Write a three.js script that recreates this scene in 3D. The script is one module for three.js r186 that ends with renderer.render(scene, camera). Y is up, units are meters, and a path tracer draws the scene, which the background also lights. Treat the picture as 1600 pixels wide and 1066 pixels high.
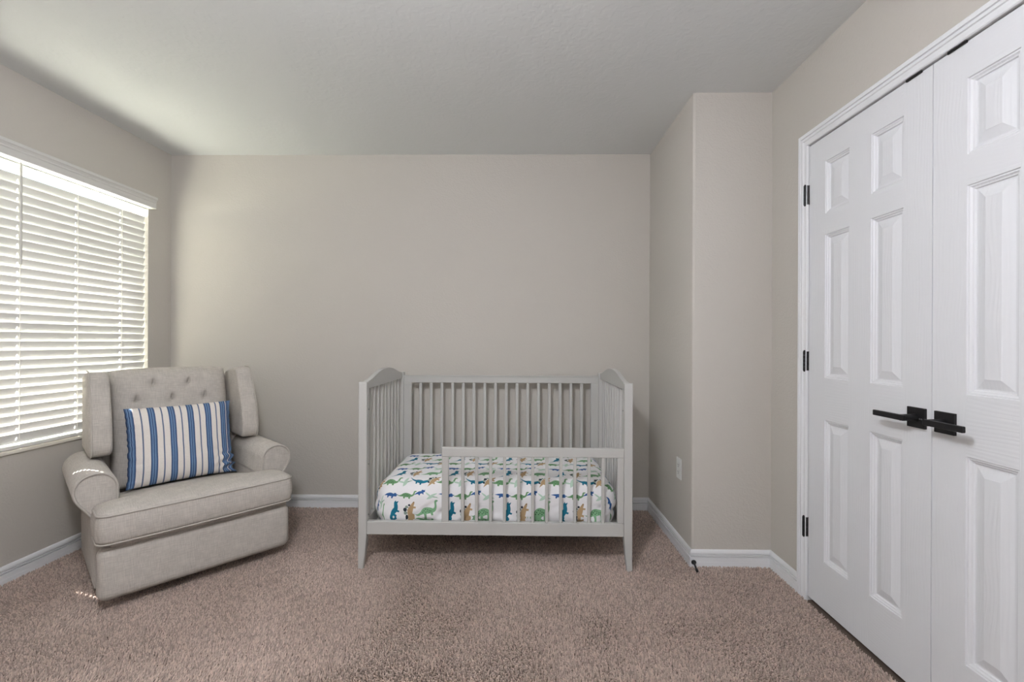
import * as THREE from 'three';
import { RoundedBoxGeometry } from 'three/addons/geometries/RoundedBoxGeometry.js';
import { mergeGeometries, mergeVertices, toCreasedNormals } from 'three/addons/utils/BufferGeometryUtils.js';

// ---------------------------------------------------------------- camera, sky, sun, exposure
const scene = new THREE.Scene();
const camera = new THREE.PerspectiveCamera(2 * Math.atan(533 / 709.96) * 180 / Math.PI, 1600 / 1066, 0.05, 200);
camera.position.set(0, 1.1529, 0);
camera.rotation.order = 'YXZ';
camera.rotation.set(-0.0001, 0.0146, 0.004);

scene.background = new THREE.Color(0.62, 0.78, 1.0);
scene.backgroundIntensity = 2.0;

const sun = new THREE.DirectionalLight(new THREE.Color(1.0, 0.98, 0.93), 92);
const SUN_DIR = new THREE.Vector3(0.627, -1, 0.2);
sun.position.set(-2.45, 1, -2.4).addScaledVector(SUN_DIR, -6);
sun.target.position.set(-2.45, 1, -2.4);
sun.shadow.camera.left = sun.shadow.camera.bottom = -5; sun.shadow.camera.right = sun.shadow.camera.top = 5;
sun.shadow.camera.far = 30; sun.shadow.mapSize.set(4096, 4096); sun.shadow.bias = -0.0005;
sun.name = 'sun';
scene.add(sun, sun.target);
const LAMP_POWER = 6.0;

const renderer = new THREE.WebGLRenderer({ antialias: true });
renderer.toneMapping = THREE.LinearToneMapping;
renderer.toneMappingExposure = 1.0;
renderer.shadowMap.enabled = true;

// ---------------------------------------------------------------- measures (metres)
const XL = -2.4275, XR = 1.3036, ZB = -3.1355, ZF = 0.75, H = 2.44;      // room
const XC = 0.8981, ZC = -2.3619;                                          // boxed-out corner
const FLOOR = -0.010;                                                     // carpet backing; pile tips reach about y = 0
const WIN = { z0: -2.94, z1: -2.015, y0: 0.615, y1: 2.05 };               // opening in the left wall
const DOORS = { z0: -2.066, z1: -0.842, top: 2.032 };

// ---------------------------------------------------------------- helpers
let seed = 12345;
const rnd = () => { seed = (seed * 1664525 + 1013904223) >>> 0; return seed / 4294967296; };
const used = {};
function numbered(name) { const n = used[name] = (used[name] ?? -1) + 1; return n ? `${name}_${String(n).padStart(3, '0')}` : name; }
function mesh(name, geo, mat, parent = scene) {
  const m = new THREE.Mesh(geo, mat); m.name = parent === scene ? numbered(name) : name; parent.add(m); return m;
}
function thing(name, label, category, group) {
  const o = new THREE.Group(); o.name = numbered(name); scene.add(o); o.userData = { label, category };
  if (group) o.userData.group = group; return o;
}
function struct(name, geo, mat) { const m = mesh(name, geo, mat); m.userData.kind = 'structure'; return m; }
function structGroup(name) { const o = new THREE.Group(); o.name = name; o.userData.kind = 'structure'; scene.add(o); return o; }
/** uv in metres: every triangle is laid on the plane that it faces most. */
function metreUV(geo, turn = false) {
  const g = geo.index ? geo.toNonIndexed() : geo, p = g.attributes.position, uv = new Float32Array(p.count * 2);
  const a = new THREE.Vector3(), b = new THREE.Vector3(), c = new THREE.Vector3();
  for (let i = 0; i < p.count; i += 3) {
    a.fromBufferAttribute(p, i); b.fromBufferAttribute(p, i + 1); c.fromBufferAttribute(p, i + 2);
    const n = b.clone().sub(a).cross(c.clone().sub(a)), x = Math.abs(n.x), y = Math.abs(n.y), z = Math.abs(n.z);
    [a, b, c].forEach((v, k) => {
      let s, t;
      if (x >= y && x >= z) { s = v.z; t = v.y; } else if (y >= z) { s = v.x; t = v.z; } else { s = v.x; t = v.y; }
      uv[(i + k) * 2] = turn ? t : s; uv[(i + k) * 2 + 1] = turn ? s : t;
    });
  }
  g.setAttribute('uv', new THREE.BufferAttribute(uv, 2));
  return g;
}
/** box from corner to corner, uv in metres */
function box(x0, x1, y0, y1, z0, z1, turn) {
  const g = new THREE.BoxGeometry(x1 - x0, y1 - y0, z1 - z0); g.translate((x0 + x1) / 2, (y0 + y1) / 2, (z0 + z1) / 2); return metreUV(g, turn);
}
function rbox(x0, x1, y0, y1, z0, z1, r = 0.003, seg = 2) {
  const g = new RoundedBoxGeometry(x1 - x0, y1 - y0, z1 - z0, seg, r); g.translate((x0 + x1) / 2, (y0 + y1) / 2, (z0 + z1) / 2); return metreUV(g);
}
const merge = (list) => mergeGeometries(list.map((g) => {
  const o = g.index ? g.toNonIndexed() : g.clone(); for (const k of Object.keys(o.attributes)) if (!['position', 'normal', 'uv'].includes(k)) o.deleteAttribute(k); return o;
}));
function tube(points, r, seg = 40, radial = 8, closed = false) {
  const c = new THREE.CatmullRomCurve3(points.map((q) => new THREE.Vector3(...q)), closed, 'centripetal');
  return new THREE.TubeGeometry(c, seg, r, radial, closed);
}
/** strip of quads through rings of points (each ring an array of [x, y, z]), flat-shaded */
function skin(rings, closeRing = false) {
  const pos = [];
  for (let i = 0; i + 1 < rings.length; i++) {
    const A = rings[i], B = rings[i + 1], n = A.length;
    for (let k = 0; k < (closeRing ? n : n - 1); k++) { const m = (k + 1) % n; pos.push(...A[k], ...B[k], ...B[m], ...A[k], ...B[m], ...A[m]); }
  }
  const g = new THREE.BufferGeometry(); g.setAttribute('position', new THREE.Float32BufferAttribute(pos, 3)); g.computeVertexNormals(); return metreUV(g);
}
/** periodic value noise */
function makeNoise(s) {
  const t = new Float32Array(65536); let q = s >>> 0; for (let i = 0; i < 65536; i++) { q = (q * 1664525 + 1013904223) >>> 0; t[i] = q / 4294967296; }
  return (x, y, px, py) => {
    const xi = Math.floor(x), yi = Math.floor(y), fx = x - xi, fy = y - yi, sx = fx * fx * (3 - 2 * fx), sy = fy * fy * (3 - 2 * fy);
    const at = (i, j) => t[((((j % py) + py) % py) * 257 + (((i % px) + px) % px)) & 65535];
    return (at(xi, yi) * (1 - sx) + at(xi + 1, yi) * sx) * (1 - sy) + (at(xi, yi + 1) * (1 - sx) + at(xi + 1, yi + 1) * sx) * sy;
  };
}
/** texture of n x n pixels covering `metres`; f(u, v) in 0..1 gives a grey value or [r, g, b] in 0..1 */
function texture(n, metres, f, srgb = false) {
  const d = new Uint8Array(n * n * 4);
  for (let j = 0; j < n; j++) for (let i = 0; i < n; i++) {
    const c = f(i / n, j / n), k = (j * n + i) * 4, v = typeof c === 'number' ? [c, c, c] : c;
    d[k] = Math.max(0, Math.min(255, v[0] * 255)); d[k + 1] = Math.max(0, Math.min(255, v[1] * 255)); d[k + 2] = Math.max(0, Math.min(255, v[2] * 255)); d[k + 3] = 255;
  }
  const t = new THREE.DataTexture(d, n, n); t.wrapS = t.wrapT = THREE.RepeatWrapping; t.magFilter = THREE.LinearFilter; t.minFilter = THREE.LinearMipmapLinearFilter; t.generateMipmaps = true;
  if (srgb) t.colorSpace = THREE.SRGBColorSpace;
  t.repeat.set(1 / metres, 1 / metres); t.needsUpdate = true; return t;
}
const N1 = makeNoise(7), N2 = makeNoise(99), N3 = makeNoise(431);

// ---------------------------------------------------------------- materials
const peel = texture(512, 0.6, (u, v) => { const a = N1(u * 90, v * 90, 90, 90), b = N2(u * 40, v * 40, 40, 40); return Math.min(1, Math.max(0, (a * 0.6 + b * 0.4 - 0.3) * 1.6)); });
const knock = texture(512, 0.8, (u, v) => { const a = N1(u * 60, v * 60, 60, 60), b = N3(u * 24, v * 24, 24, 24); const s = a * 0.55 + b * 0.45; return s < 0.45 ? 0.15 : s > 0.58 ? 0.85 : 0.15 + (s - 0.45) / 0.13 * 0.7; });
const grainTex = texture(1024, 0.6, (u, v) => {
  const w = v * 6 + 0.35 * N2(u * 8, v * 5, 8, 5), bend = 0.03 * N3(u * 6, v * 4, 6, 4) + 0.05 * N2(u * 3, v * 3, 3, 3);
  const line = N1((u + bend) * 200, w, 200, 6); return 0.5 + 0.5 * Math.sin((u + bend) * 330) * 0.5 + (line - 0.5) * 0.6;
});
const weave = (n, k, lo, hi, tint) => texture(n, 0.22, (u, v) => {
  const a = N1(u * 12, v * 260, 12, 260), b = N2(u * 260, v * 12, 260, 12), c = N3(u * 7, v * 7, 7, 7), s = 0.42 * a + 0.42 * b + 0.16 * c;
  const q = lo + (hi - lo) * s * k; return tint ? [q * tint[0], q * tint[1], q * tint[2]] : q;
}, !!tint);
const M = {
  wall: new THREE.MeshStandardMaterial({ color: '#c9c4bd', roughness: 0.85, bumpMap: peel, bumpScale: 0.0006 }),
  ceiling: new THREE.MeshStandardMaterial({ color: '#e6e8e8', roughness: 0.92, bumpMap: knock, bumpScale: 0.0004 }),
  trim: new THREE.MeshStandardMaterial({ color: '#ecedf0', roughness: 0.38 }),
  door: new THREE.MeshStandardMaterial({ color: '#e7e8ec', roughness: 0.42, bumpMap: grainTex, bumpScale: 0.00035 }),
  black: new THREE.MeshStandardMaterial({ color: '#222123', roughness: 0.42, metalness: 0.35 }),
  screw: new THREE.MeshStandardMaterial({ color: '#8c8c8e', roughness: 0.35, metalness: 0.8 }),
  carpetBase: new THREE.MeshStandardMaterial({ color: '#6b5d54', roughness: 1 }),
  pile: new THREE.MeshStandardMaterial({ color: '#ffffff', roughness: 0.95 }),
  fabric: new THREE.MeshPhysicalMaterial({ color: '#ffffff', roughness: 0.95, map: weave(512, 1, 0.66, 0.86, [1, 0.967, 0.93]), bumpMap: weave(512, 1, 0, 1), bumpScale: 0.0006, sheen: 0.15, sheenRoughness: 0.6 }),
  darkBase: new THREE.MeshStandardMaterial({ color: '#1d1a18', roughness: 0.8 }),
  crib: new THREE.MeshStandardMaterial({ color: '#c2c1be', roughness: 0.45 }),
  slat: new THREE.MeshStandardMaterial({ color: '#e6e5e2', roughness: 0.3 }),
  valance: new THREE.MeshStandardMaterial({ color: '#d9d8d5', roughness: 0.45 }),
  cord: new THREE.MeshStandardMaterial({ color: '#f2f0ea', roughness: 0.8 }),
  wand: new THREE.MeshStandardMaterial({ color: '#cfcdc8', roughness: 0.3 }),
  vinyl: new THREE.MeshStandardMaterial({ color: '#eceae4', roughness: 0.5 }),
  sill: new THREE.MeshStandardMaterial({ color: '#efeade', roughness: 0.3 }),
  glass: new THREE.MeshPhysicalMaterial({ color: '#ffffff', roughness: 0, transmission: 1, thickness: 0, ior: 1.45 }),
  plastic: new THREE.MeshStandardMaterial({ color: '#e9e9e6', roughness: 0.35 }),
  slot: new THREE.MeshStandardMaterial({ color: '#3a3734', roughness: 0.6 }),
  lawn: new THREE.MeshStandardMaterial({ color: '#c4c8ba', roughness: 1 }),
  stucco: new THREE.MeshStandardMaterial({ color: '#e4dfd4', roughness: 0.9 }),
  globe: new THREE.MeshStandardMaterial({ color: '#ffffff', roughness: 0.5, emissive: '#fffaf4', emissiveIntensity: 6 }),
};

// ---------------------------------------------------------------- the room
struct('floor', box(XL - 0.2, XR + 0.9, FLOOR - 0.12, FLOOR, ZB - 0.15, ZF + 0.15), M.carpetBase);
struct('ceiling', box(XL - 0.2, XR + 0.9, H, H + 0.15, ZB - 0.15, ZF + 0.15), M.ceiling);
struct('wall_back', box(XL - 0.2, XR + 0.9, FLOOR, H, ZB - 0.15, ZB), M.wall);
struct('wall_front', box(XL - 0.2, XR + 0.9, FLOOR, H, ZF, ZF + 0.15), M.wall);
{
  const a = XL - 0.18, b = XL, w = WIN;
  struct('wall_left', merge([box(a, b, FLOOR, w.y0, ZB, ZF), box(a, b, w.y1, H, ZB, ZF), box(a, b, w.y0, w.y1, ZB, w.z0), box(a, b, w.y0, w.y1, w.z1, ZF)]), M.wall);
  const o0 = DOORS.z0 - 0.016, o1 = DOORS.z1 + 0.016, ot = DOORS.top + 0.024;
  struct('wall_right', merge([box(XR, XR + 0.11, FLOOR, H, ZC, o0), box(XR, XR + 0.11, FLOOR, H, o1, ZF), box(XR, XR + 0.11, ot, H, o0, o1)]), M.wall);
  struct('wall_closet', merge([box(XR + 0.7, XR + 0.8, FLOOR, H, ZB, ZF), box(XR + 0.11, XR + 0.7, FLOOR, H, o0 - 0.1, o0 - 0.02), box(XR + 0.11, XR + 0.7, FLOOR, H, o1 + 0.02, o1 + 0.1)]), M.wall);
  // boxed-out corner with bullnosed arris
  const s = new THREE.Shape(), r = 0.012;
  s.moveTo(XC, -ZB); s.lineTo(XC, -ZC + r); s.absarc(XC + r, -ZC + r, r, Math.PI, Math.PI * 1.5, false); s.lineTo(XR + 0.11, -ZC); s.lineTo(XR + 0.11, -ZB); s.closePath();
  const g = new THREE.ExtrudeGeometry(s, { depth: H - FLOOR, bevelEnabled: false, curveSegments: 6 }); g.rotateX(-Math.PI / 2); g.translate(0, FLOOR, 0);
  struct('wall_corner', metreUV(toCreasedNormals(g, 0.6)), M.wall);
}
// baseboards: a moulded profile run along each wall, mitred at the corners
const BASE = [[0, -0.01], [0.0135, -0.01], [0.0135, 0.018], [0.0125, 0.021], [0.0125, 0.0435], [0.0055, 0.0445], [0.0055, 0.048], [0.0115, 0.049], [0.0115, 0.0545], [0.0055, 0.0555], [0.0055, 0.059], [0.0105, 0.060], [0.0105, 0.067], [0.007, 0.076], [0.003, 0.0805], [0, 0.0807]];
function baseboard(name, ax, az, bx, bz, nx, nz, ma, mb) {   // ma / mb: -1 inside corner, +1 outside corner, 0 square end
  const L = Math.hypot(bx - ax, bz - az), dx = (bx - ax) / L, dz = (bz - az) / L;
  const end = (x, z, sgn) => BASE.map(([t, y]) => [x + nx * t + dx * sgn * t, y, z + nz * t + dz * sgn * t]);
  const g = skin([end(ax, az, -ma), end(bx, bz, mb)]); return struct(name, g, M.trim);
}
const CASE_W = 0.056, CZ0 = DOORS.z0 + 0.004, CZ1 = DOORS.z1 - 0.004, CY = DOORS.top + 0.004;
baseboard('baseboard_left', XL, ZF, XL, ZB, 1, 0, -1, -1);
baseboard('baseboard_back', XL, ZB, XC, ZB, 0, 1, -1, -1);
baseboard('baseboard_corner_side', XC, ZB, XC, ZC, -1, 0, -1, 1);
baseboard('baseboard_corner_front', XC, ZC, XR, ZC, 0, 1, 1, -1);
baseboard('baseboard_right', XR, ZC, XR, CZ0 - CASE_W, -1, 0, -1, 0);
baseboard('baseboard_right_near', XR, CZ1 + CASE_W, XR, ZF, -1, 0, 0, -1);
baseboard('baseboard_front', XR, ZF, XL, ZF, 0, -1, -1, -1);

// closet opening: casing, jambs, catches
{
  const prof = [[0, 0], [0, 0.008], [0.003, 0.011], [0.010, 0.011], [0.0125, 0.0065], [0.024, 0.0095], [0.0265, 0.0135], [0.036, 0.014], [0.038, 0.0095], [0.0405, 0.0155], [0.052, 0.017], [0.0555, 0.0155], [0.056, 0]];
  const ring = (z, y, sz, sy) => prof.map(([w, t]) => [XR - t, y + sy * w, z + sz * w]);
  const casing = struct('trim_1', skin([ring(CZ0, FLOOR, -1, 0), ring(CZ0, CY, -1, 1), ring(CZ1, CY, 1, 1), ring(CZ1, FLOOR, 1, 0)]), M.trim);
  mesh('jamb', box(XR, XR + 0.11, FLOOR, CY, DOORS.z0 - 0.016, DOORS.z0 - 0.003), M.trim, casing);
  mesh('jamb', box(XR, XR + 0.11, FLOOR, CY, DOORS.z1 + 0.003, DOORS.z1 + 0.016), M.trim, casing);
  mesh('head_jamb', box(XR, XR + 0.11, CY, CY + 0.016, DOORS.z0 - 0.016, DOORS.z1 + 0.016), M.trim, casing);
  for (const z of [-1.520, -1.372]) mesh('ball_catch', rbox(XR - 0.004, XR + 0.0015, DOORS.top - 0.004, CY - 0.0002, z - 0.03, z + 0.03, 0.0015), M.black, casing);
}
// six-panel closet doors
function panelGeo(z0, z1, y0, y1, x) {   // moulded raised panel: rings of (inset, depth below the door face)
  const steps = [[0, 0], [0.002, 0.0035], [0.006, 0.0035], [0.010, 0.0075], [0.014, 0.0085], [0.0165, 0.0125], [0.021, 0.0125], [0.047, 0.0045], [0.049, 0.0035], [0.0505, 0.0035]];
  const rings = steps.map(([i, d]) => [[x + d, y0 + i, z0 + i], [x + d, y1 - i, z0 + i], [x + d, y1 - i, z1 - i], [x + d, y0 + i, z1 - i]]);
  const g = skin(rings, true), [i, d] = steps.at(-1);
  const flat = new THREE.PlaneGeometry(z1 - z0 - 2 * i, y1 - y0 - 2 * i); flat.rotateY(-Math.PI / 2); flat.translate(x + d, (y0 + y1) / 2, (z0 + z1) / 2);
  return merge([g, metreUV(flat)]);
}
const PY = [[0.213, 0.821], [1.001, 1.612], [1.702, 1.925]];
function closetDoor(name, z0, z1, hingeAtLow) {
  const d = structGroup(name), xf = XR + 0.002, xb = xf + 0.035, w = z1 - z0;
  const pz = [[z0 + 0.108, z0 + 0.250], [z1 - 0.250, z1 - 0.108]], b = 0.012, t = DOORS.top;
  const parts = [box(xf, xb, b, t, z0, pz[0][0]), box(xf, xb, b, t, pz[0][1], pz[1][0]), box(xf, xb, b, t, pz[1][1], z1)];
  for (const [a, c] of pz) for (const [y0, y1] of [[b, PY[0][0]], [PY[0][1], PY[1][0]], [PY[1][1], PY[2][0]], [PY[2][1], t]]) parts.push(box(xf, xb, y0, y1, a, c, true));
  for (const [a, c] of pz) for (const [y0, y1] of PY) parts.push(box(xf + 0.022, xb, y0, y1, a, c));
  mesh('door_slab', merge(parts), M.door, d);
  for (const [a, c] of pz) for (const [y0, y1] of PY) mesh('door_panel', panelGeo(a, c, y0, y1, xf), M.door, d);
  const hz = hingeAtLow ? z0 : z1, s = hingeAtLow ? 1 : -1;
  for (const y of [0.322, 1.068, 1.815]) {
    const kn = []; for (let k = 0; k < 5; k++) { const c = new THREE.CylinderGeometry(0.0062, 0.0062, 0.0168, 14); c.translate(XR - 0.012, y - 0.0345 + k * 0.0173, hz - s * 0.006); kn.push(c); }
    for (const e of [-1, 1]) { const c = new THREE.SphereGeometry(0.005, 10, 6); c.translate(XR - 0.012, y + e * 0.044, hz - s * 0.006); kn.push(c); }
    const hinge = mesh('hinge', merge(kn), M.black, d);
    mesh('leaf', rbox(XR - 0.009, XR + 0.003, y - 0.044, y + 0.044, Math.min(hz - s * 0.004, hz + s * 0.004), Math.max(hz - s * 0.004, hz + s * 0.004), 0.001), M.black, hinge);
  }
  // lever handle: square rose, neck and a flat lever pointing away from the meeting edge
  const rz = hingeAtLow ? z1 - 0.048 : z0 + 0.048, ry = 0.908, dir = hingeAtLow ? -1 : 1;
  const handle = new THREE.Group(); handle.name = 'lever_handle'; d.add(handle);
  mesh('rose', rbox(xf - 0.009, xf, ry - 0.033, ry + 0.033, rz - 0.033, rz + 0.033, 0.0015), M.black, handle);
  const neck = new THREE.CylinderGeometry(0.0105, 0.0125, 0.05, 20); neck.rotateZ(Math.PI / 2); neck.translate(xf - 0.033, ry, rz);
  mesh('neck', neck, M.black, handle);
  const l0 = rz - dir * 0.014, l1 = rz + dir * 0.112;
  mesh('lever', rbox(xf - 0.062, xf - 0.050, ry - 0.0095, ry + 0.0095, Math.min(l0, l1), Math.max(l0, l1), 0.003, 3), M.black, handle);
  for (const e of [0.017, 0.024]) { const sc = new THREE.CylinderGeometry(0.0022, 0.0022, 0.002, 10); sc.rotateZ(Math.PI / 2); sc.translate(xf - 0.0098, ry - 0.002, rz + e); mesh('set_screw', sc, M.screw, handle); }
  return d;
}
const MID = (DOORS.z0 + DOORS.z1) / 2;
closetDoor('door_1', DOORS.z0, MID - 0.0015, true);
closetDoor('door_2', MID + 0.0015, DOORS.z1, false);

// ---------------------------------------------------------------- window
{
  const w = structGroup('window_1'), x0 = XL - 0.165, x1 = XL - 0.115, f = 0.045;
  mesh('frame', merge([box(x0, x1, WIN.y0, WIN.y1, WIN.z0, WIN.z0 + f), box(x0, x1, WIN.y0, WIN.y1, WIN.z1 - f, WIN.z1), box(x0, x1, WIN.y0, WIN.y0 + f, WIN.z0 + f, WIN.z1 - f), box(x0, x1, WIN.y1 - f, WIN.y1, WIN.z0 + f, WIN.z1 - f)]), M.vinyl, w);
  const my = (WIN.y0 + WIN.y1) / 2;
  mesh('meeting_rail', box(x0 + 0.01, x1 - 0.005, my - 0.02, my + 0.02, WIN.z0 + f, WIN.z1 - f), M.vinyl, w);
  for (const [a, b] of [[WIN.y0 + f, my - 0.02], [my + 0.02, WIN.y1 - f]]) {
    const p = new THREE.PlaneGeometry(WIN.z1 - WIN.z0 - 2 * f, b - a); p.rotateY(Math.PI / 2); p.translate((x0 + x1) / 2, (a + b) / 2, (WIN.z0 + WIN.z1) / 2); mesh('pane', p, M.glass, w);
  }
  mesh('sill', rbox(XL - 0.115, XL + 0.010, WIN.y0 - 0.014, WIN.y0 + 0.005, WIN.z0 + 0.001, WIN.z1 - 0.001, 0.004), M.sill, w);
}
// outdoors: lawn and the roof's eave, which keeps the sun off the upper half of the window
struct('ground', box(-16, XL - 0.2, -0.35, -0.25, -12, 10), M.lawn);
struct('roof_eave', box(XL - 0.64, XL - 0.18, 2.5, 2.62, -5, 3), M.stucco);

// ---------------------------------------------------------------- faux-wood blind
const CORDS = [-2.757, -2.477, -2.185];
{
  const blind = thing('window_blind', 'white faux-wood venetian blind, slats tilted nearly shut, hanging in the window', 'blind');
  const bx = XL - 0.026, z0 = WIN.z0 + 0.004, z1 = WIN.z1 - 0.004, len = z1 - z0, zm = (z0 + z1) / 2, tilt = 73.5 * Math.PI / 180, PITCH = 0.0451;
  // valance with a moulded face and a return at the end
  const vp = [[XL + 0.0005, 2.008], [XL + 0.050, 2.008], [XL + 0.052, 2.012], [XL + 0.052, 2.040], [XL + 0.055, 2.044], [XL + 0.055, 2.049], [XL + 0.052, 2.052], [XL + 0.056, 2.060], [XL + 0.062, 2.066], [XL + 0.062, 2.078], [XL + 0.059, 2.081], [XL + 0.0005, 2.081]];
  const vs = new THREE.Shape(vp.map(([x, y]) => new THREE.Vector2(x, y)));
  const vg = new THREE.ExtrudeGeometry(vs, { depth: len + 0.012, bevelEnabled: false }); vg.translate(0, 0, z0 - 0.006);
  mesh('valance', metreUV(vg), M.valance, blind);
  mesh('headrail', rbox(bx - 0.022, bx + 0.022, 2.002, 2.045, z0, z1, 0.003), M.slat, blind);
  const s = new THREE.Shape(); s.moveTo(-len / 2, -0.0245); s.lineTo(len / 2, -0.0245); s.lineTo(len / 2, 0.0245); s.lineTo(-len / 2, 0.0245); s.closePath();
  for (const c of CORDS) {   // route holes for the lift cords
    const a = -(c - zm), h = new THREE.Path(); h.absellipse(a, 0.001, 0.0036, 0.0078, 0, Math.PI * 2, true); s.holes.push(h);
  }
  let sg = new THREE.ExtrudeGeometry(s, { depth: 0.002, bevelEnabled: true, bevelThickness: 0.0005, bevelSize: 0.0005, bevelSegments: 1, curveSegments: 10 });
  sg.translate(0, 0, -0.001); sg.rotateX(-Math.PI / 2); sg.rotateY(Math.PI / 2); sg.rotateZ(tilt);
  for (let k = 0; k < 29; k++) { const m = mesh('slat', sg, M.slat, blind); m.position.set(bx, 0.667 + k * PITCH, zm); }
  mesh('bottom_rail', (() => { const g = new RoundedBoxGeometry(0.046, 0.016, len, 2, 0.004); g.translate(bx, 0.6295, zm); return g; })(), M.slat, blind);
  const ix = bx + 0.0265 * Math.cos(tilt), ox = bx - 0.0265 * Math.cos(tilt), dy = 0.0265 * Math.sin(tilt);
  for (const c of CORDS) {
    const g = [];
    for (const [x, dz] of [[ix + 0.001, -0.008], [ox - 0.001, -0.011]]) { const t = new THREE.CylinderGeometry(0.0017, 0.0017, 1.31, 6); t.translate(x, 1.318, c + dz); g.push(t); }
    for (let k = 0; k < 29; k++) { const y = 0.665 + k * PITCH; g.push(tube([[ix, y + dy, c - 0.008], [bx, y - 0.0035, c - 0.009], [ox, y - dy, c - 0.011]], 0.0008, 4, 5)); }
    mesh('ladder_cord', merge(g), M.cord, blind);
  }
  const wd = new THREE.CylinderGeometry(0.0052, 0.0052, 0.49, 6); wd.translate(XL + 0.012, 1.76, -2.168);
  const wand = mesh('tilt_wand', wd, M.wand, blind);
  const hook = tube([[XL + 0.012, 2.0, -2.168], [XL + 0.010, 2.012, -2.168], [XL - 0.002, 2.016, -2.168]], 0.0016, 8, 6); mesh('wand_hook', hook, M.screw, wand);
}

// ---------------------------------------------------------------- carpet pile
{
  const tuft = new THREE.CylinderGeometry(0.0016, 0.0026, 0.0125, 5, 1, false); tuft.translate(0, 0.00625, 0);
  const spots = []; const S = 0.0062;
  for (let z = ZF - 0.01; z > ZB + 0.015; z -= S) for (let x = XL + 0.015; x < XR - 0.014; x += S) {
    const px = x + (rnd() - 0.5) * S * 0.9, pz = z + (rnd() - 0.5) * S * 0.9;
    if (px > XC - 0.015 && pz < ZC + 0.015) continue;
    spots.push([px, pz]);
  }
  const pile = new THREE.InstancedMesh(tuft, M.pile, spots.length); pile.name = 'carpet_pile';
  const m = new THREE.Matrix4(), q = new THREE.Quaternion(), e = new THREE.Euler(), v = new THREE.Vector3(), sc = new THREE.Vector3(), col = new THREE.Color();
  spots.forEach(([x, z], i) => {
    // brushed patches: the pile leans one way or the other where a vacuum or a foot has passed
    const n = N1(x * 2.2 + 40, z * 2.2 + 40, 256, 256) + 0.6 * N2(x * 6 + 90, z * 6 + 90, 256, 256), lean = (n - 0.8) * 1.7;
    e.set(lean + (rnd() - 0.5) * 0.7, rnd() * 6.283, 0.12 + (rnd() - 0.5) * 0.9); q.setFromEuler(e);
    const k = 0.8 + rnd() * 0.4; sc.set(k * 1.1, 0.85 + rnd() * 0.3, k * 1.1); v.set(x, FLOOR - 0.001, z); m.compose(v, q, sc); pile.setMatrixAt(i, m);
    const f = 0.62 + rnd() * 0.62; col.setRGB(0.60 * f, 0.48 * f, 0.42 * f); pile.setColorAt(i, col);
  });
  pile.userData = { kind: 'stuff', label: 'taupe brown cut-pile carpet covering the whole floor', category: 'carpet' };
  scene.add(pile);
}

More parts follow.
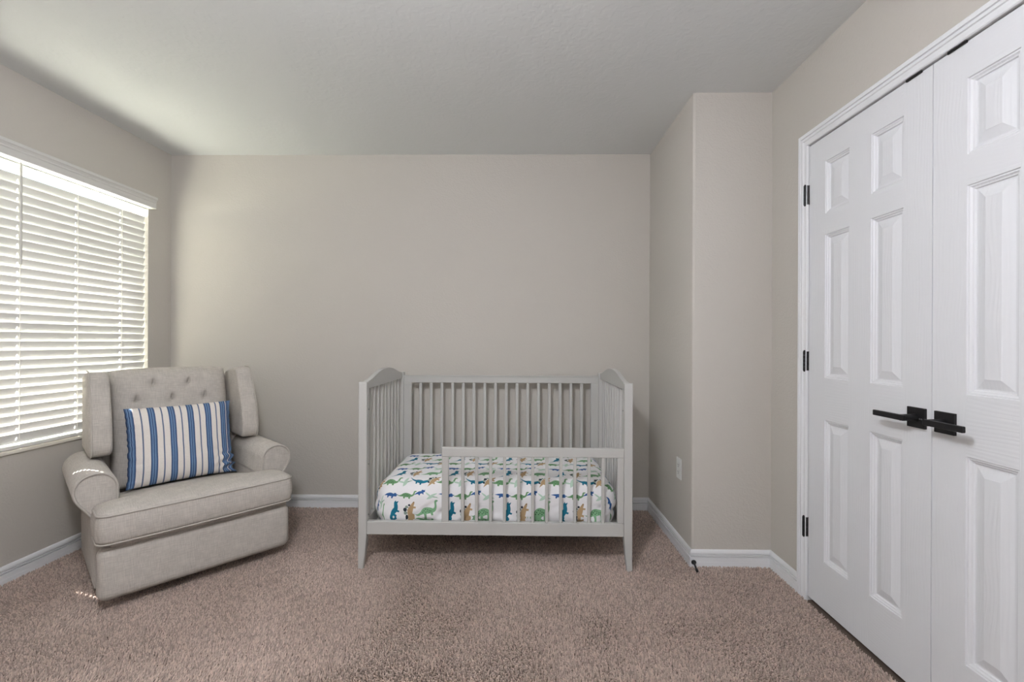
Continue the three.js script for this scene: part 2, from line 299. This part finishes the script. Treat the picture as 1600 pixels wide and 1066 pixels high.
// ---------------------------------------------------------------- crib turned toddler bed
const CR = { x0: -0.809, x1: 0.575, zf: -2.287, zb: -3.062, p: 0.042 };
{
  const crib = thing('toddler_crib', 'off-white wooden crib with arched ends and a low guard rail across the front', 'crib');
  const { x0, x1, zf, zb, p } = CR, pd = 0.040, FL = -0.008;
  // a post: square above, below the rail its inner faces curve in to a narrow foot
  function post(xo, sx, zo, sz) {   // xo, zo: outer corner; sx, sz: direction inward
    const ys = [0.942, 0.9395, 0.19, 0.165, 0.14, 0.11, 0.08, 0.05, 0.02, FL];
    const wide = (y) => y > 0.168 ? p : p - 0.016 * Math.pow((0.168 - y) / 0.176, 1.4);
    const rings = ys.map((y, i) => {
      const w = wide(y), d = wide(y) - (p - pd), c = 0.0025, ins = i === 0 ? 0.0025 : 0;
      const pts = [[c, 0], [w - c, 0], [w, c], [w, d - c], [w - c, d], [c, d], [0, d - c], [0, c]];
      return pts.map(([a, b]) => [xo + sx * Math.min(Math.max(a, ins), w - ins), y, zo + sz * Math.min(Math.max(b, ins), d - ins)]);
    });
    const top = new THREE.PlaneGeometry(p - 0.005, pd - 0.005); top.rotateX(-Math.PI / 2); top.translate(xo + sx * p / 2, 0.942, zo + sz * pd / 2);
    const g = skin(sx * sz < 0 ? rings : rings.map((r) => r.slice().reverse()), true); return merge([g, metreUV(top)]);
  }
  for (const [xo, sx] of [[x0, 1], [x1, -1]]) for (const [zo, sz] of [[zf, -1], [zb, 1]]) mesh('post', post(xo, sx, zo, sz), M.crib, crib);
  // the arched ends
  const za = zb + pd, zc = zf - pd;
  for (const s of [-1, 1]) {
    const xm = s < 0 ? x0 + p / 2 : x1 - p / 2, end = new THREE.Group(); end.name = 'end_panel'; crib.add(end);
    const sh = new THREE.Shape(), mid = (za + zc) / 2;
    sh.moveTo(za, 0.905); sh.lineTo(zc, 0.905); sh.lineTo(zc, 0.941);
    sh.bezierCurveTo(zc - 0.12, 0.944, mid + 0.17, 0.990, mid, 0.990); sh.bezierCurveTo(mid - 0.17, 0.990, za + 0.12, 0.944, za, 0.941); sh.closePath();
    const g = new THREE.ExtrudeGeometry(sh, { depth: 0.021, bevelEnabled: true, bevelSize: 0.002, bevelThickness: 0.002, bevelSegments: 2, curveSegments: 24 });
    g.translate(0, 0, -0.0105); g.rotateY(-Math.PI / 2); g.translate(xm, 0, 0);
    mesh('arched_rail', metreUV(g), M.crib, end);
    mesh('bottom_rail', rbox(xm - 0.0125, xm + 0.0125, 0.168, 0.234, za, zc), M.crib, end);
    const n = 9; for (let k = 0; k < n; k++) { const z = za + (zc - za) * (k + 1) / (n + 1); mesh('spindle', rbox(xm - 0.009, xm + 0.009, 0.234, 0.906, z - 0.009, z + 0.009, 0.004), M.crib, end); }
  }
  // back panel with its frame
  {
    const back = new THREE.Group(); back.name = 'back_panel'; crib.add(back);
    const zq = za - 0.030, zr = za - 0.005, xa = x0 + p, xb = x1 - p;
    mesh('top_rail', rbox(xa, xb, 0.872, 0.913, zq, zr), M.crib, back);
    mesh('top_cap', rbox(xa, xb, 0.913, 0.921, zq - 0.004, zr + 0.004, 0.002), M.crib, back);
    mesh('bottom_rail', rbox(xa, xb, 0.168, 0.234, zq, zr), M.crib, back);
    mesh('stile', rbox(xa, xa + 0.052, 0.234, 0.872, zq, zr), M.crib, back);
    mesh('stile', rbox(xb - 0.052, xb, 0.234, 0.872, zq, zr), M.crib, back);
    const a = xa + 0.052, b = xb - 0.052, n = 16;
    for (let k = 0; k < n; k++) { const x = a + (b - a) * (k + 0.83) / (n + 0.66); mesh('spindle', rbox(x - 0.010, x + 0.010, 0.234, 0.873, (zq + zr) / 2 - 0.009, (zq + zr) / 2 + 0.009, 0.004), M.crib, back); }
  }
  mesh('front_rail', rbox(x0 + p, x1 - p, 0.168, 0.234, zf - 0.034, zf - 0.006), M.crib, crib);
  mesh('mattress_support', box(x0 + p - 0.008, x1 - p + 0.008, 0.158, 0.1705, zb + 0.06, zf - 0.10), M.crib, crib);
  {
    const g = new THREE.Group(); g.name = 'guard_rail'; crib.add(g);
    const a = -0.387, b = x1 - p, q = zf - 0.030, r = zf - 0.010;
    mesh('top_rail', rbox(a, b, 0.565, 0.611, q - 0.002, r + 0.002), M.crib, g);
    mesh('stile', rbox(a, a + 0.034, 0.234, 0.565, q, r), M.crib, g);
    mesh('stile', rbox(b - 0.032, b, 0.234, 0.565, q, r), M.crib, g);
    const n = 11, c = a + 0.034, d = b - 0.032;
    for (let k = 0; k < n; k++) { const x = c + (d - c) * (k + 1) / (n + 1); mesh('spindle', rbox(x - 0.0078, x + 0.0078, 0.234, 0.566, (q + r) / 2 - 0.008, (q + r) / 2 + 0.008, 0.003), M.crib, g); }
  }
  for (const y of [0.262, 0.52, 0.80]) for (const s of [-1, 1]) { const c = new THREE.CylinderGeometry(0.004, 0.004, 0.003, 12); c.rotateZ(Math.PI / 2); c.translate(s < 0 ? x0 + p + 0.0012 : x1 - p - 0.0012, y, zf - 0.03); mesh('bolt', c, M.screw, crib); }
}

// ---------------------------------------------------------------- mattress in its printed sheet
function sheetPrint() {
  const n = 1024, cv = document.createElement('canvas'); cv.width = cv.height = n; const c = cv.getContext('2d');
  c.fillStyle = '#efeef0'; c.fillRect(0, 0, n, n);
  const at = (x, y, s, turn, f) => { for (const ox of [-n, 0, n]) for (const oy of [-n, 0, n]) { c.save(); c.translate(x * n + ox, y * n + oy); c.rotate(turn); c.scale(s, s); f(); c.restore(); } };
  const blob = (pts, fill) => { c.fillStyle = fill; c.beginPath(); pts.forEach((p, i) => { if (i === 0) c.moveTo(p[0], p[1]); else if (p.length === 2) c.lineTo(p[0], p[1]); else c.quadraticCurveTo(p[0], p[1], p[2], p[3]); }); c.closePath(); c.fill(); };
  const dot = (x, y, r, fill) => { c.fillStyle = fill; c.beginPath(); c.arc(x, y, r, 0, 7); c.fill(); };
  const horned = (col) => () => {      // four-legged, frilled and horned
    blob([[-100, 18], [-70, -10, -40, -22], [0, -48, 38, -30], [44, -62, 70, -50], [78, -36], [104, -40], [86, -16], [98, 2, 74, 8], [58, 10, 52, 16], [52, 50], [34, 50], [30, 22], [-6, 26], [-10, 52], [-28, 52], [-34, 18], [-64, 14, -100, 18]], col);
    dot(70, -14, 4, '#20304c');
  };
  const crested = (col) => () => {      // long-bodied with crest and tail
    blob([[-120, -26], [-70, 4, -36, -8], [0, -30, 40, -20], [58, -34, 72, -44], [92, -62, 112, -50], [100, -40], [122, -24], [92, -18], [70, 12, 40, 22], [44, 46], [28, 46], [20, 26], [-8, 24], [-6, 46], [-22, 46], [-30, 20], [-84, 14, -120, -26]], col);
    dot(94, -36, 4, '#12343f');
  };
  const longNeck = (col, dark) => () => {      // long neck and tail, spotted
    blob([[-128, 6], [-96, 34, -58, 4], [-30, -40, 14, -30], [44, -22, 58, -8], [84, 4, 86, -50], [86, -86, 112, -82], [130, -76, 118, -64], [104, -62, 104, -48], [106, 20, 56, 34], [54, 62], [36, 62], [32, 40], [-8, 42], [-10, 64], [-28, 64], [-34, 34], [-90, 44, -128, 6]], col);
    for (const [x, y] of [[-26, 0], [-8, -14], [10, -6], [24, 8], [4, 12], [-12, 20], [38, 16], [-40, 14], [20, 26]]) dot(x, y, 5.5, dark);
  };
  const plated = () => () => {      // plates along the back
    for (const [x, y, r, k] of [[-56, -26, 13, 0], [-30, -46, 17, 1], [0, -56, 19, 0], [30, -46, 16, 1], [56, -24, 12, 0]]) { blob([[x * 0.8 - 5, -4], [x * 0.8 + 5, -4], [x + 5, y], [x - 5, y]], '#9aa79c'); dot(x, y, r, k ? '#8fa096' : '#23303d'); }
    blob([[-118, 16], [-76, 0, -52, -12], [0, -44, 50, -12], [74, -6, 104, 10], [112, 20, 96, 24], [70, 26, 54, 22], [54, 50], [36, 50], [32, 28], [-20, 28], [-22, 50], [-40, 50], [-44, 22], [-80, 18, -118, 16]], '#b79b76');
    dot(94, 14, 4, '#3b2f22');
  };
  const winged = () => () => {      // gliding reptile, pale
    blob([[-96, -34], [-40, -26, -8, 0], [10, -50, 60, -74], [48, -28, 30, 2], [60, 0, 96, -18], [60, 14, 36, 20], [20, 60, -26, 78], [-22, 40, -14, 18], [-60, 6, -96, -34]], '#b9d3c2');
    blob([[30, 2], [66, -8, 110, -4], [70, 8, 34, 16]], '#8fb39c');
    dot(50, 3, 4, '#34483d');
  };
  const B = '#35619b', T = '#15748f', G = '#6f9c70', D = '#3c6442', G2 = '#7fae86';
  const s = 1.72;
  at(0.13, 0.17, s * 0.82, 0.35, horned(B)); at(0.42, 0.17, s * 0.86, 0.1, longNeck(G, D)); at(0.66, 0.12, s * 0.68, -0.35, horned(B)); at(0.86, 0.19, s * 0.82, 0.4, winged());
  at(0.20, 0.51, s * 1.05, -0.95, crested(T)); at(0.50, 0.49, s * 1.0, -1.35, plated()); at(0.79, 0.47, s * 1.1, -0.2, longNeck(G2, D));
  at(0.10, 0.82, s * 0.95, 0.15, longNeck(G, D)); at(0.36, 0.84, s * 0.85, -0.2, winged()); at(0.62, 0.82, s * 0.98, 0.35, crested(T)); at(0.88, 0.80, s * 0.9, -0.9, plated());
  const t = new THREE.CanvasTexture(cv); t.wrapS = t.wrapT = THREE.RepeatWrapping; t.colorSpace = THREE.SRGBColorSpace; t.magFilter = THREE.LinearFilter; t.repeat.set(1 / 0.29, 1 / 0.29); return t;
}
{
  const W = 1.266, Hh = 0.252, Dd = 0.654, rx = 0.095, ry = 0.088, rz = 0.085;
  let g = new THREE.BoxGeometry(W, Hh, Dd, 160, 30, 84); g.deleteAttribute('uv'); g.deleteAttribute('normal'); g = mergeVertices(g, 1e-5);
  const P = g.attributes.position, uv = new Float32Array(P.count * 2);
  for (let i = 0; i < P.count; i++) {
    let x = P.getX(i), y = P.getY(i), z = P.getZ(i);
    const ix = Math.max(-W / 2 + rx, Math.min(W / 2 - rx, x)), iy = Math.max(-Hh / 2 + ry, Math.min(Hh / 2 - ry, y)), iz = Math.max(-Dd / 2 + rz, Math.min(Dd / 2 - rz, z));
    let a = (x - ix) / rx, b = (y - iy) / ry, c = (z - iz) / rz; const l = Math.hypot(a, b, c) || 1, mx = Math.max(Math.abs(a), Math.abs(b), Math.abs(c));
    let nx = a / l, ny = b / l, nz = c / l; const k = mx > 0 ? 1 : 0;
    x = ix + nx * rx * k * (mx > 0.999 ? 1 : mx); y = iy + ny * ry * k * (mx > 0.999 ? 1 : mx); z = iz + nz * rz * k * (mx > 0.999 ? 1 : mx);
    // crown of the top and the puckers of the stretched sheet along the lower front edge
    if (y > 0) y += 0.008 * (1 - (x / (W / 2)) ** 2) * (1 - (z / (Dd / 2)) ** 2);
    const drop = Hh / 2 - y, low = Math.max(0, Math.min(1, (drop - 0.05) / 0.1));
    const wr = (N1((x * 9 + y * 22 + 50), (y * 12 - x * 2 + 50), 256, 256) - 0.5) * 0.016 + (N2(x * 26 - y * 34 + 80, y * 10 + 60, 256, 256) - 0.5) * 0.009;
    x += nx * wr * low; z += nz * wr * low; y += (N3(x * 5 + 30, z * 7 + 30, 256, 256) - 0.5) * 0.004 * (ny > 0.5 ? 1 : 0);
    P.setXYZ(i, x, y, z);
    uv[2 * i] = x + Math.sign(nx) * drop * nx * nx; uv[2 * i + 1] = -z - Math.sign(nz) * drop * nz * nz + 0.046;
  }
  g.setAttribute('uv', new THREE.BufferAttribute(uv, 2)); g.computeVertexNormals();
  const clothBump = texture(256, 0.12, (u, v) => N1(u * 130, v * 130, 130, 130) * 0.5 + N2(u * 20, v * 20, 20, 20) * 0.5);
  const mat = new THREE.MeshPhysicalMaterial({ color: '#ffffff', map: sheetPrint(), roughness: 0.9, bumpMap: clothBump, bumpScale: 0.0004, sheen: 0.1 });
  const m = thing('crib_mattress', 'thick crib mattress in a white fitted sheet printed with blue, green and tan dinosaurs', 'mattress');
  m.position.set((CR.x0 + CR.x1) / 2 - 0.002, 0.170 + Hh / 2 + 0.001, -2.3215 - Dd / 2 - 0.0115);
  mesh('fitted_sheet', g, mat, m);
}

// ---------------------------------------------------------------- wing chair
const CH = { x: -1.797, z: -2.422, turn: 48.45 * Math.PI / 180 };
/** padded slab: u, v in -1..1; shape(u, v) -> [x, y, z] of the middle surface, front(u, v) and back(u, v) thicknesses along n */
function padded(nu, nv, place, front, back) {
  const pos = [], uv = [], idx = [], n = (nu + 1) * (nv + 1);
  for (const s of [1, -1]) for (let j = 0; j <= nv; j++) for (let i = 0; i <= nu; i++) {
    const u = -1 + 2 * i / nu, v = -1 + 2 * j / nv, [x, y, z, ax = 0, ay = 0, az = 1] = place(u, v), t = s > 0 ? front(u, v) : -back(u, v);
    pos.push(x + ax * t, y + ay * t, z + az * t); uv.push(i / nu, j / nv);
  }
  for (let s = 0; s < 2; s++) for (let j = 0; j < nv; j++) for (let i = 0; i < nu; i++) {
    const a = s * n + j * (nu + 1) + i, b = a + 1, c = a + nu + 1, d = c + 1;
    if (s === 0) idx.push(a, b, d, a, d, c); else idx.push(a, d, b, a, c, d);
  }
  const g = new THREE.BufferGeometry(); g.setAttribute('position', new THREE.Float32BufferAttribute(pos, 3)); g.setAttribute('uv', new THREE.Float32BufferAttribute(uv, 2)); g.setIndex(idx); g.computeVertexNormals(); return g;
}
const spread = (u, k = 0.5) => Math.sin(u * Math.PI / 2) * k + u * (1 - k);      // crowds the rows towards the edges
const edge = (u, v, p) => Math.pow(Math.max(0, 1 - Math.pow(Math.abs(u), p)), 1 / 2.2) * Math.pow(Math.max(0, 1 - Math.pow(Math.abs(v), p)), 1 / 2.2);
const uvFrom = (g, ax = 'x', ay = 'y') => { const p = g.attributes.position, u = g.attributes.uv; for (let i = 0; i < p.count; i++) u.setXY(i, ax === 'x' ? p.getX(i) : p.getZ(i), ay === 'y' ? p.getY(i) : p.getZ(i)); return g; };
{
  const chair = thing('wing_armchair', 'light grey linen wingback recliner with rolled arms in the corner by the window', 'armchair');
  chair.position.set(CH.x, 0, CH.z); chair.rotation.y = CH.turn;
  const F = M.fabric;
  mesh('glider_base', rbox(-0.27, 0.27, -0.008, 0.06, -0.26, 0.24, 0.01), M.darkBase, chair);
  mesh('body', rbox(-0.335, 0.335, 0.055, 0.30, -0.36, 0.36, 0.02, 4), F, chair);
  // footrest panel, swelling a little in the middle
  {
    let g = new RoundedBoxGeometry(0.772, 0.226, 0.095, 8, 0.038); const p = g.attributes.position;
    for (let i = 0; i < p.count; i++) { const x = p.getX(i) / 0.386, y = p.getY(i) / 0.113; p.setZ(i, p.getZ(i) + (p.getZ(i) > 0 ? 0.006 * (1 - x * x) * (1 - y * y) : 0)); }
    g.translate(0, 0.159, 0.376); g.computeVertexNormals(); mesh('footrest_panel', metreUV(toCreasedNormals(g, 1.2)), F, chair);
  }
  mesh('footrest_band', rbox(-0.345, 0.372, 0.262, 0.300, 0.30, 0.404, 0.008, 3), F, chair);
  // T-shaped seat cushion
  {
    const zb = -0.16, zf = 0.447, zt = 0.262, r = 0.045, yb = 0.296, yt = 0.416;
    const half = (z) => { let w = z < zt - 0.012 ? 0.294 : z < zt + 0.012 ? 0.294 + 0.096 * (z - zt + 0.012) / 0.024 : 0.390; if (z > zf - r) { const q = z - (zf - r); w -= r - Math.sqrt(Math.max(0, r * r - q * q)); } return w; };
    const nz = 70, nx = 56, rows = []; for (let j = 0; j <= nz; j++) { const s = j / nz; rows.push(zb + (zf - zb) * (s < 0.85 ? s * 0.94 / 0.85 : 0.94 + (s - 0.85) * 0.06 / 0.15)); }
    const front = (x) => 0.006 * (1 - (x / 0.39) ** 2);
    const pos = [], idx = []; const put = (a) => (pos.push(...a), pos.length / 3 - 1);
    const topY = (x, z) => { const w = half(z), d = Math.min((w - Math.abs(x)), (zf - z)); return yt - 0.20 * Math.max(0, 0.28 - z) + 0.024 * Math.sqrt(Math.max(0, 1 - Math.pow(1 - Math.min(1, d / 0.075), 2))) + 0.008 * (1 - (x / 0.39) ** 2) * Math.min(1, Math.max(0, d) / 0.2); };
    const grid = rows.map((z) => Array.from({ length: nx + 1 }, (_, i) => { const u = spread(-1 + 2 * i / nx, 0.75), x = u * half(z); return put([x, topY(x, z), z + (z > zf - 0.05 ? front(x) * (z - zf + 0.05) / 0.05 : 0)]); }));
    for (let j = 0; j < nz; j++) for (let i = 0; i < nx; i++) { const a = grid[j][i], b = grid[j][i + 1], c = grid[j + 1][i], d = grid[j + 1][i + 1]; idx.push(a, c, d, a, d, b); }
    // rim: down the sides and the front, bulging slightly
    const rim = []; for (let j = 0; j <= nz; j++) rim.push([-half(rows[j]), rows[j]]); for (let i = 1; i < nx; i++) { const u = spread(-1 + 2 * i / nx, 0.75); rim.push([u * half(zf), zf + front(u * 0.39)]); } for (let j = nz; j >= 0; j--) rim.push([half(rows[j]), rows[j]]);
    const rings = [0, 0.15, 0.35, 0.5, 0.65, 0.85, 1].map((s) => { const k = 1 + 0.018 * Math.sin(Math.PI * s); return rim.map(([x, z]) => put([x * k, yt + (yb - yt) * s, z + (z > zf - 0.02 ? 0.008 * Math.sin(Math.PI * s) : 0)])); });
    for (let s = 0; s + 1 < rings.length; s++) for (let i = 0; i + 1 < rim.length; i++) idx.push(rings[s][i], rings[s + 1][i], rings[s + 1][i + 1], rings[s][i], rings[s + 1][i + 1], rings[s][i + 1]);
    const c0 = put([0, yb, zf - 0.2]); for (let i = 0; i + 1 < rim.length; i++) idx.push(rings.at(-1)[i + 1], rings.at(-1)[i], c0);
    const g = new THREE.BufferGeometry(); g.setAttribute('position', new THREE.Float32BufferAttribute(pos, 3)); g.setIndex(idx); g.computeVertexNormals();
    const cushion = mesh('seat_cushion', metreUV(g), F, chair);
    for (const y of [yt + 0.001, yb + 0.003]) {
      const pts = rim.filter((_, i) => i % 3 === 0 || i === rim.length - 1).filter(([x, z]) => z > zt + 0.02).map(([x, z]) => [x * 1.002, y, z + 0.001]);
      mesh('piping', tube(pts, 0.0042, 140, 7), F, cushion);
    }
  }
  // rolled arms
  for (const s of [-1, 1]) {
    const arm = new THREE.Group(); arm.name = 'arm'; chair.add(arm);
    const cx = 0.376, cy = 0.488, r = 0.070, outline = (grow) => {
      const q = new THREE.Shape(); q.moveTo(0.304, 0.06); q.lineTo(0.304, cy - 0.01); q.absarc(cx, cy, r + grow, Math.PI, 0, true);
      q.bezierCurveTo(cx + r + grow, cy - 0.055, 0.392 + grow, 0.40, 0.376 + grow, 0.345); q.lineTo(0.372 + grow, 0.06); q.closePath(); return q;
    };
    const g = new THREE.ExtrudeGeometry(outline(0), { depth: 0.56, bevelEnabled: true, bevelSize: 0.008, bevelThickness: 0.008, bevelSegments: 4, curveSegments: 28 });
    g.translate(0, 0, -0.318); if (s < 0) { g.scale(-1, 1, 1); const p = g.attributes.position.array; for (let i = 0; i < p.length; i += 9) for (let k = 0; k < 3; k++) [p[i + 3 + k], p[i + 6 + k]] = [p[i + 6 + k], p[i + 3 + k]]; g.deleteAttribute('normal'); g.computeVertexNormals(); }
    mesh('roll', metreUV(toCreasedNormals(g, 0.9)), F, arm);
    const pts = outline(0.002).getPoints(24).filter((q) => q.y > 0.20 || q.x < 0.31).map((q) => [s * q.x, q.y, 0.252]);
    mesh('piping', tube(pts, 0.0048, 150, 8), F, arm);
  }
  // tufted back
  const bz = (y) => -0.215 - 0.14 * (y - 0.4) / 0.58, B0 = 0.36, B1 = 0.975, BW = 0.276;
  const buttons = [[-0.09, 0.898], [0.075, 0.898], [-0.168, 0.812], [-0.008, 0.812], [0.152, 0.812], [-0.09, 0.726], [0.075, 0.726], [-0.168, 0.640], [-0.008, 0.640], [0.152, 0.640]];
  const tuft = (x, y) => { let d = 0; for (const [a, b] of buttons) { const q = Math.hypot(x - a, (y - b)); d += 0.026 * Math.exp(-Math.pow(q / 0.016, 1.1)) + 0.009 * Math.exp(-q * q / 0.0022); const vx = (x - a) / 0.0042, vy = (y - b - 0.018) / 0.016; d += 0.016 * Math.exp(-vx * vx - vy * vy); } return d; };
  {
    const place = (u, v) => { const y = (B0 + B1) / 2 + spread(v, 0.6) * (B1 - B0) / 2, x = spread(u, 0.6) * BW; return [x, y + (v > 0 ? 0.016 * v * v * (1 - u * u) : 0), bz(y)]; };
    const g = padded(150, 150, place, (u, v) => { const [x, y] = place(u, v); return 0.092 * edge(spread(u, 0.6), spread(v, 0.6), 7) - tuft(x, y) * edge(u, v, 8); }, (u, v) => 0.03 * edge(u, v, 10));
    const b = mesh('backrest', uvFrom(g), F, chair);
    for (const [x, y] of buttons.slice(0, 5)) { const q = new THREE.SphereGeometry(0.0075, 12, 8); q.scale(1, 1, 0.5); q.translate(x, y, bz(y) + 0.092 - 0.033); mesh('button', q, F, b); }
  }
  mesh('outer_back', (() => { const place = (u, v) => { const y = 0.51 + spread(v) * 0.43; return [spread(u) * 0.365, y, bz(y) - 0.055]; }; return uvFrom(padded(40, 40, place, (u, v) => 0.03 * edge(u, v, 10), (u, v) => 0.02 * edge(u, v, 10))); })(), F, chair);
  // wings
  for (const s of [-1, 1]) {
    const sh = new THREE.Shape(); sh.moveTo(-0.36, 0.585); sh.lineTo(-0.075, 0.585); sh.quadraticCurveTo(-0.030, 0.588, -0.030, 0.640); sh.bezierCurveTo(-0.040, 0.74, -0.085, 0.82, -0.120, 0.89); sh.bezierCurveTo(-0.140, 0.935, -0.150, 0.955, -0.168, 0.968); sh.quadraticCurveTo(-0.24, 0.975, -0.36, 0.945); sh.closePath();
    const T = 0.088, bv = 0.020, g = new THREE.ExtrudeGeometry(sh, { depth: T - 2 * bv, bevelEnabled: true, bevelSize: bv, bevelThickness: bv, bevelSegments: 6, curveSegments: 16, bevelOffset: -0.006 });
    g.translate(0, 0, -(T - 2 * bv) / 2); g.rotateY(-Math.PI / 2); g.translate(s * 0.333, 0, 0);
    const wing = mesh('wing', metreUV(toCreasedNormals(g, 1.0)), F, chair);
    const pts = [[-0.30, 0.572], [-0.09, 0.572], [-0.040, 0.580], [-0.019, 0.612], [-0.020, 0.66], [-0.038, 0.75], [-0.075, 0.83], [-0.108, 0.895], [-0.140, 0.962], [-0.160, 0.982], [-0.24, 0.988]].map(([z, y]) => [s * 0.368, y, z + 0.0]);
    mesh('piping', tube(pts, 0.0036, 90, 7), F, wing);
  }
}

// ---------------------------------------------------------------- striped cushion on the chair
{
  const n = 1024, cv = document.createElement('canvas'); cv.width = n; cv.height = 256; const c = cv.getContext('2d');
  c.fillStyle = '#e9e2dc'; c.fillRect(0, 0, n, 256);
  const bar = (x, w, col) => { c.fillStyle = col; c.fillRect((x - w / 2) * n, 0, w * n, 256); };
  for (const x of [0.030, 0.215, 0.395, 0.570, 0.745, 0.905, 0.985]) { bar(x, 0.060, '#56739b'); for (const o of [-0.026, 0.026]) bar(x + o, 0.009, '#3b5279'); for (const o of [-0.008, 0.008]) bar(x + o, 0.005, '#86a6c8'); bar(x, 0.010, '#3b5279'); }
  for (const x of [0.122, 0.305, 0.482, 0.658, 0.830, 0.948]) bar(x, 0.012, '#62718c');
  let q = 77; const r = () => { q = (q * 1664525 + 1013904223) >>> 0; return q / 4294967296; };
  for (let i = 0; i < 9000; i++) { c.fillStyle = r() < 0.5 ? 'rgba(255,255,255,0.10)' : 'rgba(60,60,70,0.07)'; c.fillRect(r() * n, r() * 256, 1 + r() * 5, 1); }
  const t = new THREE.CanvasTexture(cv); t.colorSpace = THREE.SRGBColorSpace; t.magFilter = THREE.LinearFilter;
  const wv = texture(256, 1, (u, v) => 0.5 * N1(u * 4, v * 128, 4, 128) + 0.5 * N2(u * 128, v * 4, 128, 4)); wv.repeat.set(3, 3);
  const mat = new THREE.MeshStandardMaterial({ color: '#ffffff', map: t, roughness: 0.95, bumpMap: wv, bumpScale: 0.0006 });
  const o = thing('striped_cushion', 'rectangular white throw cushion with blue vertical stripes leaning on the chair back', 'cushion');
  o.position.set(CH.x, 0, CH.z); o.rotation.y = CH.turn;
  const a = 0.243, b = 0.206, lean = 0.235;
  const place = (u, v) => {
    const su = spread(u, 0.5), sv = spread(v, 0.5);
    let x = su * a * (1 - 0.045 * (1 - sv * sv)), y = sv * b * (1 - 0.03 * (1 - su * su));
    const rim = Math.max(Math.abs(su), Math.abs(sv)) ** 10; x += rim * 0.0025 * (N1(sv * 14 + 40, su * 3 + 40, 256, 256) - 0.5) * 2 * Math.abs(su) ** 6; 
    if (su > 0.6 && sv < -0.3) { const k = (su - 0.6) / 0.4 * Math.min(1, (-0.3 - sv) / 0.4); x += 0.012 * k * Math.sin(sv * 30); y += 0.006 * k * Math.sin(sv * 22 + 1); }
    const X = x + 0.005, Y = 0.591 + y * Math.cos(lean), Z = -0.076 - y * Math.sin(lean);
    return [X, Y, Z, 0, Math.sin(lean), Math.cos(lean)];
  };
  const fold = (u, v) => { const w = N2(u * 5 + 30, v * 5 + 60, 256, 256) * 0.006 + Math.abs(u) ** 6 * 0.010 * N1(v * 16 + 60, u * 6 + 20, 256, 256); return w + (u > 0.5 && v < -0.2 ? 0.010 * Math.sin((v * 3 - u * 2) * 9) * (u - 0.5) * 2 * Math.min(1, (-0.2 - v) * 2) : 0); };
  const th = (u, v) => { const su = spread(u, 0.5), sv = spread(v, 0.5), e = Math.pow(Math.max(0, 1 - su ** 4), 0.7) * Math.pow(Math.max(0, 1 - sv ** 4), 0.7); return 0.004 * Math.min(1, e * 20) + 0.058 * e + fold(su, sv) * Math.min(1, e * 3); };
  const g = padded(110, 90, place, th, th);
  const P = g.attributes.uv; for (let i = 0; i < P.count; i++) { const u = -1 + 2 * P.getX(i); P.setX(i, (spread(u, 0.5) + 1) / 2); }
  mesh('cover', g, mat, o);
}

// ---------------------------------------------------------------- outlet, door stop, lamp
{
  const o = thing('wall_outlet', 'white duplex power outlet on the wall beside the crib', 'outlet'); o.position.set(XC, 0.448, -2.541);
  mesh('cover_plate', rbox(-0.006, 0, -0.058, 0.058, -0.035, 0.035, 0.0025, 3), M.plastic, o);
  for (const y of [-0.0195, 0.0195]) {
    const s = new THREE.CylinderGeometry(0.0165, 0.0165, 0.003, 24); s.rotateZ(Math.PI / 2); s.scale(1, 0.85, 1); s.translate(-0.0068, y, 0); const f = mesh('receptacle', s, M.plastic, o);
    for (const z of [-0.006, 0.006]) mesh('slot', box(-0.0087, -0.0080, y - 0.002, y + 0.006, z - 0.0011, z + 0.0011), M.slot, f);
    const h = new THREE.CylinderGeometry(0.0024, 0.0024, 0.0008, 10); h.rotateZ(Math.PI / 2); h.translate(-0.0084, y - 0.0085, 0); mesh('ground_hole', h, M.slot, f);
  }
  const sc = new THREE.SphereGeometry(0.003, 10, 6); sc.scale(0.4, 1, 1); sc.translate(-0.0062, 0, 0); mesh('screw', sc, M.plastic, o);
}
{
  const o = thing('door_stop', 'small black door stop at the foot of the boxed-out corner', 'door stop');
  o.position.set(XC + 0.006, 0.020, ZC + 0.0135);
  const prof = [[0, 0], [0.0125, 0], [0.0125, 0.004], [0.009, 0.010], [0.0045, 0.013], [0.0045, 0.066], [0, 0.066]].map(([r, y]) => new THREE.Vector2(r, y));
  const turn = (g) => { g.rotateX(Math.PI / 2); g.rotateX(0.12); g.rotateY(-0.15); return g; };
  mesh('stem', turn(new THREE.LatheGeometry(prof, 20)), M.black, o);
  const tip = new THREE.CylinderGeometry(0.0065, 0.0075, 0.012, 16); tip.translate(0, 0.071, 0); mesh('tip', turn(tip), M.black, o);
}
{
  const o = thing('ceiling_light', 'white glass globe light hanging under the ceiling', 'ceiling lamp'); o.position.set(-0.45, 2.13, -0.33);
  const g = new THREE.SphereGeometry(0.13, 32, 20); mesh('lamp_globe', g, M.globe, o);
  const c = new THREE.CylinderGeometry(0.045, 0.055, 0.07, 24); c.translate(0, 0.155, 0); mesh('fitter', c, M.trim, o);
  const rod = new THREE.CylinderGeometry(0.012, 0.012, 0.11, 12); rod.translate(0, 0.24, 0); mesh('stem', rod, M.trim, o);
  const can = new THREE.CylinderGeometry(0.07, 0.075, 0.022, 28); can.translate(0, 0.299, 0); mesh('canopy', can, M.trim, o);
  const l = new THREE.PointLight(new THREE.Color(0.97, 0.985, 1.04), LAMP_POWER, 0, 2); l.shadow.radius = 6; l.castShadow = true; l.shadow.mapSize.set(1024, 1024); o.add(l);
}

sun.castShadow = true;
scene.traverse((o) => { if (o.isMesh) { o.castShadow = o.material !== M.globe && o.material !== M.glass; o.receiveShadow = true; } });
renderer.render(scene, camera);
